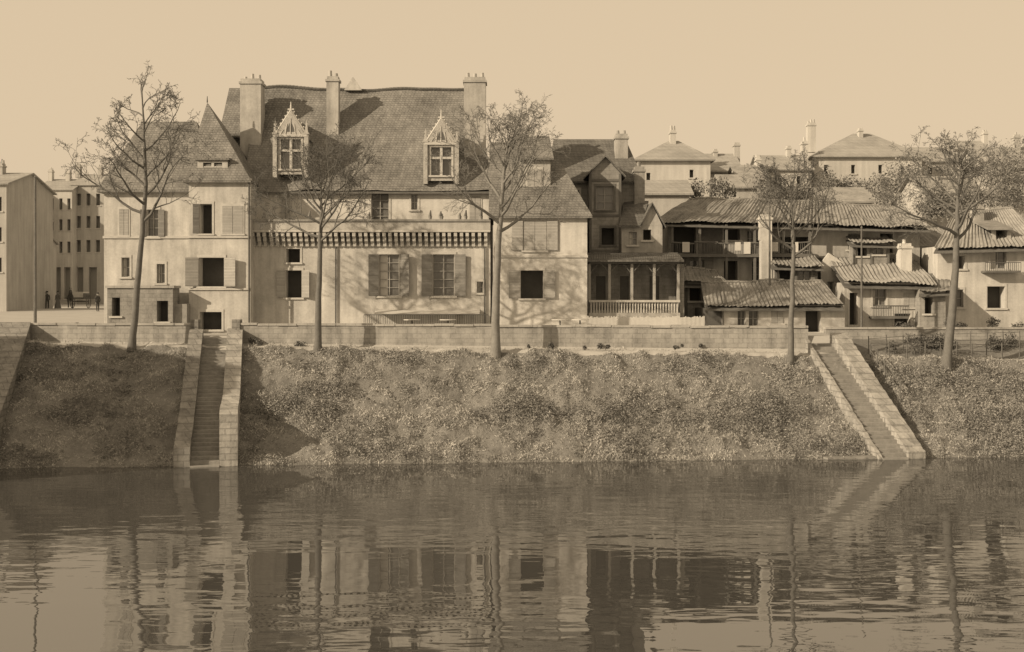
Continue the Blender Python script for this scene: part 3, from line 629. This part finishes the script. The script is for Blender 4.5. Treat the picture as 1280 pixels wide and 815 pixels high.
house('garden_house',800,862,240,225,98,6,farwall2,farroof,None,[],[],'gable',5.6)
# ------------------------------------------------------------ left street
def W(xsq,ysq,w,hh): return [(px,px+w,py,py+hh,'dark') for px in xsq for py in ysq]
house('distant_town_house',46,90,236,224,185,12,farwall,farroof,None,W((52,63,74,84),(248,274,302),4,14)+W((52,68,80),(334,),8,40),[(60,65,212,228),(82,87,214,228)],'gable',6)
house('distant_town_house',90.3,132,230,218,187,12,farwall2,farroof,None,W((96,108,120),(242,270,300),5,15)+W((94,111),(334,),10,40),[(94,100,206,222),(122,127,208,224)],'gable',6)
house('distant_town_house',18,45.6,254,240,180,12,farwall2,canal2,None,W((24,37),(266,296,328),5,14),[(30,34,230,246)],'gable',6)
house('street_corner_house',-50,8,228,216,118,12,farwall2,farroof,None,W((-40,-20,-4),(246,284,322),6,18),[(-3,3,204,224)],'gable',5.8)
house('street_house',-20,18,268,254,150,12,farwall,farroof,None,W((9,),(280,312,344),4,14),[],'gable',6)
house('street_house',-10,36,300,288,165,10,farwall2,farroof,None,W((22,30),(312,340),4,12),[(20,24,280,295)],'gable',6)
# utility poles
def pole(name,px,pt,pb,D,r=.1,mat=wood):
    b=B(name,(X(px,D),D,h(X(px,D),D))); x=X(px,D)
    b.seg('shaft',mat,(x,D,min(Z(pb,D),h(x,D))-.2),(x,D,Z(pt,D)),r,r*.7,10)
    b.seg('cap',mat,(x,D,Z(pt,D)),(x,D,Z(pt,D)+.15),r*1.1,.02,8)
    b.done()
pole('telegraph_pole',44,222,392,84,.11)
pole('wooden_mast',1077,285,418,75.5,.07)
pole('wooden_mast',962,252,356,79,.08)
# ------------------------------------------------------------ trees
def tube(P,pts,rads,n,mat):
    o=len(P.v); prev=None
    for k,p in enumerate(pts):
        d=(pts[min(k+1,len(pts)-1)]-pts[max(k-1,0)]).normalized()
        u=(d.orthogonal() if prev is None else (prev-d*prev.dot(d))).normalized(); prev=u; w=d.cross(u)
        for i in range(n):
            t=2*math.pi*i/n; q=p+u*math.cos(t)*rads[k]+w*math.sin(t)*rads[k]; P.v.append((q.x,q.y,q.z))
    for k in range(len(pts)-1):
        for i in range(n):
            a=o+k*n+i; c=o+k*n+(i+1)%n; P.f.append((a,c,c+n,a+n)); P.mi.append(0)
def tree(name,D,trunk,limbs,seed,mat,rbase=.27,counts=(7,6,5,3)):
    R=random.Random(seed); P={k:Part() for k in ('trunk','limbs','twigs')}
    for q in P.values(): q.mats=[mat]
    tp=[Vector((X(a,D),D+R.uniform(-.1,.1)*(i>0),Z(b_,D))) for i,(a,b_) in enumerate(trunk)]
    tp[0].z=h(tp[0].x,D)-.15
    pts=[]
    for i in range(len(tp)-1):
        for k in range(4):
            pts.append(tp[i].lerp(tp[i+1],k/4)+Vector((R.uniform(-.03,.03),R.uniform(-.03,.03),0)))
    pts.append(tp[-1]); n=len(pts)
    rad=[rbase*(1.35 if i==0 else 1)*(1-.88*(i/(n-1))**1.1)+.01 for i in range(n)]
    tube(P['trunk'],pts,rad,10,mat)
    def rv(): return Vector((R.gauss(0,1),R.gauss(0,1),R.gauss(0,1)))
    def grow(p,d,Ln,r,dep):
        ns=(7,5,4,3,3)[dep]; q=[p.copy()]; rr=[r]; dd=d.copy(); trop=(.12,.07,.02,-.03,-.06)[dep]
        for k in range(ns):
            dd=(dd+rv()*.13*(1+dep*.3)+Vector((0,0,trop))).normalized(); q.append(q[-1]+dd*Ln/ns); rr.append(max(.008,r*(1-.78*(k+1)/ns)))
        tube(P['limbs' if dep<2 else 'twigs'],q,rr,(7,5,4,3,3)[dep],mat)
        if dep>=4: return
        c=counts[dep]
        for k in range(c):
            t=.18+.82*(k+R.random())/c; t=min(t,.999); i=int(t*ns); f=t*ns-i
            pp=q[i].lerp(q[i+1],f); ax=(q[i+1]-q[i]).normalized()
            side=rv(); side=(side-ax*side.dot(ax)).normalized(); ang=R.uniform(.45,1.05)
            grow(pp,(ax*math.cos(ang)+side*math.sin(ang)).normalized(),Ln*R.uniform(.36,.60)*(1.1-.4*t),max(.011,rr[i]*.52),dep+1)
    nl,L0,L1,st,el0=limbs
    for k in range(nl):
        f=k/(nl-1); t=st+(1-st)*f; i=min(n-2,int(t*(n-1))); pp=pts[i].lerp(pts[i+1],min(1,t*(n-1)-i))
        az=k*2.4+R.uniform(-.5,.5)
        if k%3!=2: az=(0 if math.cos(az)>0 else math.pi)+R.uniform(-.7,.7)
        el=el0+R.uniform(-.12,.2)+.65*f
        d=Vector((math.cos(az)*math.cos(el),math.sin(az)*math.cos(el),math.sin(el)))
        Lx=(L1+(L0-L1)*max(0,(f-.2))/.8)*R.uniform(.8,1.15)
        grow(pp,d,Lx,rad[i]*.55+.015,0 if k<nl*.75 else 1)
    e=bpy.data.objects.new(name,None); e.location=tp[0]; sc.collection.objects.link(e)
    for k,q in P.items():
        if q.v: mkobj(k,q,tuple(tp[0]),e,True)
tree('plane_tree',69.3,[(165,436),(171,360),(178,290),(182,230),(180,170),(178,115)],(16,1.5,4.2,.44,.30),3,bark,.19,(6,5,4,3))
tree('plane_tree',69.3,[(397,436),(398,370),(400,305),(402,265),(402,225)],(15,2.3,4.9,.52,.38),12,bark,.19,(6,5,5,3))
tree('plane_tree',69.0,[(619,444),(620,360),(624,290),(630,220),(634,180)],(15,2.3,4.6,.5,.50),25,barkp,.25,(6,5,5,3))
tree('plane_tree',69.0,[(988,449),(989,390),(992,320),(990,270),(988,230)],(14,1.6,4.0,.5,.35),31,bark,.17,(6,5,4,3))
tree('plane_tree',69.0,[(1183,449),(1192,370),(1197,300),(1196,255),(1200,210)],(15,2.0,5.0,.5,.42),44,bark,.25,(6,5,5,3))
# ------------------------------------------------------------ shrubs & distant foliage
def bush(name,blobs,mat,n,size):
    pts=[]
    for _ in range(n):
        c,r=random.choice(blobs); d=rng.normal(size=3); d/=np.linalg.norm(d); k=random.random()**.4*(1+.35*noise.noise(Vector(d)*2+Vector(c)))
        pts.append((c[0]+d[0]*r[0]*k,c[1]+d[1]*r[1]*k,c[2]+d[2]*r[2]*k))
    return leafcloud(name,mat,pts,size,1.0)
def blobs(px0,px1,py0,py1,D,k,r):
    return [((X(random.uniform(px0,px1),D),D+random.uniform(-1,1),Z(random.uniform(py0,py1),D)),(r*random.uniform(.7,1.2),r,r*random.uniform(.7,1.2))) for _ in range(k)]
bush('distant_trees',blobs(1100,1150,205,255,110,12,1.6)+blobs(1245,1290,190,250,110,14,1.9)+blobs(1100,1240,245,262,98,12,1.1)+blobs(950,1010,228,250,103,9,1.1)+blobs(865,905,236,248,100,5,.9)+blobs(1010,1100,226,236,112,7,1.0)+blobs(1200,1245,205,225,116,5,1.2),farbush,32000,(.05,.16))
bush('garden_shrubs',blobs(1095,1280,425,437,72.6,18,.45)+blobs(1112,1140,408,425,75.5,6,.5)+blobs(1180,1280,398,415,78,7,.4),bushm,10000,(.03,.10))
bush('wall_ivy',blobs(365,385,424,432,70.7,5,.25)+blobs(300,330,424,434,70.6,5,.18)+blobs(640,900,430,435,70.6,14,.14),bushm,3500,(.03,.08))
b=B('garden_fence',(X(1160,71),71,5))
def fline(pts):
    for (xa,ya),(xb,yb) in zip(pts,pts[1:]):
        n=int(math.hypot(xb-xa,yb-ya)/1.1)+1
        for i in range(n+1):
            x=xa+(xb-xa)*i/n; y=ya+(yb-ya)*i/n; z=h(x,y); b.seg('posts',wood,(x,y,z-.2),(x+random.uniform(-.06,.06),y,z+.95+random.uniform(-.1,.1)),.035,.03,5)
        for hh in (.45,.85): b.seg('rails',wood,(xa,ya,h(xa,ya)+hh),(xb,yb,h(xb,yb)+hh),.022,.022,4)
fline([(20.3,70),(20.9,66.5)]); fline([(20.3,70),(23.5,70.3),(28,70.6),(34,71)]); fline([(20.8,72),(24,72.6),(30,73)])
b.done()
b=B('picket_fence',(X(800,74),74,G0)); D=73.6
for i in range(90):
    xx=X(735,D)+(X(880,D)-X(735,D))*i/89; b.box('pickets',linen,xx-.03,xx+.03,D,D+.02,G0,Z(396,D)+random.uniform(-.06,.06))
b.box('rails',linen,X(735,D),X(880,D),D+.022,D+.05,6.3,6.37); b.done()
b=B('terrace_railing',(X(540,74),74,G0)); D=74
for i in range(70):
    xx=X(455,D)+(X(610,D)-X(455,D))*i/69; b.box('bars',iron,xx-.015,xx+.015,D,D+.03,G0,Z(394,D))
b.box('rail',iron,X(455,D),X(610,D),D-.01,D+.04,Z(394,D),Z(393,D)); b.done()
def table(px,D):
    b=B('garden_table',(X(px,D),D,5.8)); x=X(px,D)
    b.seg('top',linen,(x,D,6.68),(x,D,6.72),.5,.5,14); b.seg('stem',iron,(x,D,5.8),(x,D,6.68),.04)
    for k in range(3): b.seg('leg',iron,(x,D,6.0),(x+.3*math.cos(k*2.1),D+.3*math.sin(k*2.1),5.8),.025)
    b.done()
for px in (515,560,700,725): table(px,72.8)
# ------------------------------------------------------------ people, horse and cart
def skinobj(name,verts,edges,radii,mat,parent,loc,rot=0,root=0):
    me=bpy.data.meshes.new(name); me.from_pydata(verts,edges,[]); ob=bpy.data.objects.new(name,me); sc.collection.objects.link(ob)
    md=ob.modifiers.new('Skin','SKIN')
    for i,r in enumerate(radii): me.skin_vertices[0].data[i].radius=(r,r)
    me.skin_vertices[0].data[root].use_root=True
    ob.modifiers.new('Sub','SUBSURF').render_levels=1; me.materials.append(mat); ob.parent=parent; return ob
def ball(name,mat,c,r,parent,sz=(1,1,1)):
    P=Part(); V=[];Fs=[]
    for j in range(9):
        ph=math.pi*j/8
        for i in range(12): t=2*math.pi*i/12; V.append((c[0]+r*sz[0]*math.sin(ph)*math.cos(t),c[1]+r*sz[1]*math.sin(ph)*math.sin(t),c[2]+r*sz[2]*math.cos(ph)))
    for j in range(8):
        for i in range(12): a=j*12+i; c2=j*12+(i+1)%12; Fs.append((a,c2,c2+12,a+12))
    P.add(V,Fs,mat); return mkobj(name,P,(0,0,0),parent,True)
def person(name,x,y,rot,mat,skirt=False,stride=.2,hat=True):
    e=bpy.data.objects.new(name,None); e.location=(x,y,h(x,y)); e.rotation_euler[2]=rot; sc.collection.objects.link(e)
    v=[(0,0,.95),(0,0,1.15),(0,0,1.36),(0,0,1.46),(0,0,1.54),
       (-.19,0,1.38),(-.25,.03,1.1),(-.24,-.08,.86),(.19,0,1.38),(.25,-.03,1.1),(.24,.08,.86),
       (-.1,0,.9),(-.11,-stride*.5,.5),(-.11,-stride,.08),(-.11,-stride-.14,.04),(.1,0,.9),(.11,stride*.6,.5),(.11,stride,.08),(.11,stride-.14,.04)]
    ed=[(0,1),(1,2),(2,3),(3,4),(2,5),(5,6),(6,7),(2,8),(8,9),(9,10),(0,11),(11,12),(12,13),(13,14),(0,15),(15,16),(16,17),(17,18)]
    r=[.15,.14,.15,.06,.055,.08,.055,.04,.08,.055,.04,.10,.075,.05,.04,.10,.075,.05,.04]
    skinobj('body',v,ed,r,mat,e,None)
    ball('head',skinm,(0,0,1.64),.105,e,(.85,1,1.15)); ball('nose',skinm,(0,-.11,1.63),.02,e); ball('hand_left',skinm,(-.24,-.1,.80),.045,e,(.6,.8,1.3)); ball('hand_right',skinm,(.24,.1,.80),.045,e,(.6,.8,1.3))
    bb=B('x',(0,0,0))
    if hat: bb.seg('hat',coat,(0,0,1.70),(0,0,1.72),.17,.17,14); bb.seg('hat',coat,(0,0,1.72),(0,0,1.83),.11,.10,12)
    if skirt: bb.seg('skirt',mat,(0,0,.03),(0,0,1.0),.36,.15,16); bb.seg('skirt',mat,(0,0,1.0),(0,0,1.08),.15,.15,16)
    for n_,p_ in bb.parts.items(): mkobj(n_,p_,(0,0,0),e,False)
Dp=128
person('walking_man',X(59,Dp),Dp,.3,coat); person('walking_woman',X(70,Dp),Dp+.5,-.2,cloth2,True); person('standing_man',X(122,118),118,.8,coat,stride=.05)
cx,cy=X(88,Dp),Dp; cz=h(cx,cy)
e=bpy.data.objects.new('horse',None); e.location=(cx,cy,cz); e.rotation_euler[2]=.35; sc.collection.objects.link(e)
v=[(0,0.9,1.25),(0,.3,1.18),(0,-.35,1.22),(0,-.75,1.55),(0,-1.0,1.9),(0,-1.3,1.72),(0,-1.48,1.58),
   (-.2,-.4,1.0),(-.2,-.4,.55),(-.2,-.42,.08),(.2,-.4,1.0),(.2,-.5,.58),(.2,-.42,.08),(-.2,.9,1.0),(-.2,.78,.8),(-.2,1.02,.5),(-.2,.95,.08),(.2,.9,1.0),(.2,.78,.8),(.2,1.02,.5),(.2,.95,.08),(0,1.2,1.2),(0,1.3,.7)]
ed=[(0,1),(1,2),(2,3),(3,4),(4,5),(5,6),(2,7),(7,8),(8,9),(2,10),(10,11),(11,12),(0,13),(13,14),(14,15),(15,16),(0,17),(17,18),(18,19),(19,20),(0,21),(21,22)]
r=[.3,.3,.31,.2,.15,.11,.08,.14,.08,.06,.14,.08,.06,.17,.12,.07,.06,.17,.12,.07,.06,.06,.05]
skinobj('body',v,ed,r,horsem,e,None,root=1); ball('ear_left',horsem,(-.07,-1.0,2.1),.05,e,(.6,.6,1.6)); ball('ear_right',horsem,(.07,-1.0,2.1),.05,e,(.6,.6,1.6))
b=B('horse_cart',(cx,cy+3,cz))
gy=cy+3; b.box('body',wood,cx-.7,cx+.7,gy-1,gy+1,cz+1.0,cz+1.15)
for s_ in (-.7,.66): b.box('side_boards',wood,cx+s_,cx+s_+.04,gy-1,gy+1,cz+1.152,cz+1.6)
for s_ in (-.85,.85):
    for k in range(16):
        a0=2*math.pi*k/16; a1=2*math.pi*(k+1)/16
        b.seg('wheel_rim',wood,(cx+s_,gy+.7*math.cos(a0),cz+.72+.7*math.sin(a0)),(cx+s_,gy+.7*math.cos(a1),cz+.72+.7*math.sin(a1)),.04,.04,5)
        if k%2==0: b.seg('wheel_spokes',wood,(cx+s_,gy,cz+.72),(cx+s_,gy+.68*math.cos(a0),cz+.72+.68*math.sin(a0)),.025,.02,4)
b.seg('axle',iron,(cx-.9,gy,cz+.72),(cx+.9,gy,cz+.72),.05)
for s_ in (-.45,.45): b.seg('shafts',wood,(cx+s_,gy-1,cz+1.05),(cx+s_*.9,gy-3.4,cz+1.1),.04,.03)
b.box('cover',linen,cx-.6,cx+.6,gy-.9,gy+.9,cz+1.16,cz+1.75)
b.done()
# ------------------------------------------------------------ camera & light
cd=bpy.data.cameras.new('camera'); cam=bpy.data.objects.new('camera',cd); sc.collection.objects.link(cam); sc.camera=cam
cam.location=(0,0,H); cam.rotation_euler=(math.radians(90),0,0); cd.sensor_width=36; cd.lens=36*F/1280; cd.shift_y=-37.5/1280; cd.clip_end=3000; cd.clip_start=.5
sd=Vector((-.79,-.48,.41)).normalized()
sl=bpy.data.lights.new('sun','SUN'); sl.energy=5.0; sl.angle=math.radians(.5); sl.color=(1,.82,.59)
so=bpy.data.objects.new('sun',sl); sc.collection.objects.link(so); so.rotation_euler=(-sd).to_track_quat('-Z','Y').to_euler(); so.location=(-60,-40,60)
w=bpy.data.worlds.new('World'); sc.world=w; w.use_nodes=True; nt=w.node_tree; N=nt.nodes; L=nt.links
bg=N['Background']; sky=N.new('ShaderNodeTexSky'); sky.sky_type='NISHITA'; sky.sun_disc=False
sky.sun_elevation=math.asin(sd.z); sky.sun_rotation=math.atan2(sd.x,sd.y); sky.dust_density=3
bw=N.new('ShaderNodeRGBToBW'); L.new(sky.outputs[0],bw.inputs[0])
m1=N.new('ShaderNodeMath'); m1.operation='MULTIPLY_ADD'; m1.inputs[1].default_value=.24; m1.inputs[2].default_value=6.5; L.new(bw.outputs[0],m1.inputs[0])
vm=N.new('ShaderNodeVectorMath'); vm.operation='SCALE'; vm.inputs[0].default_value=(1,.785,.53); L.new(m1.outputs[0],vm.inputs['Scale'])
L.new(vm.outputs[0],bg.inputs['Color']); bg.inputs['Strength'].default_value=.1
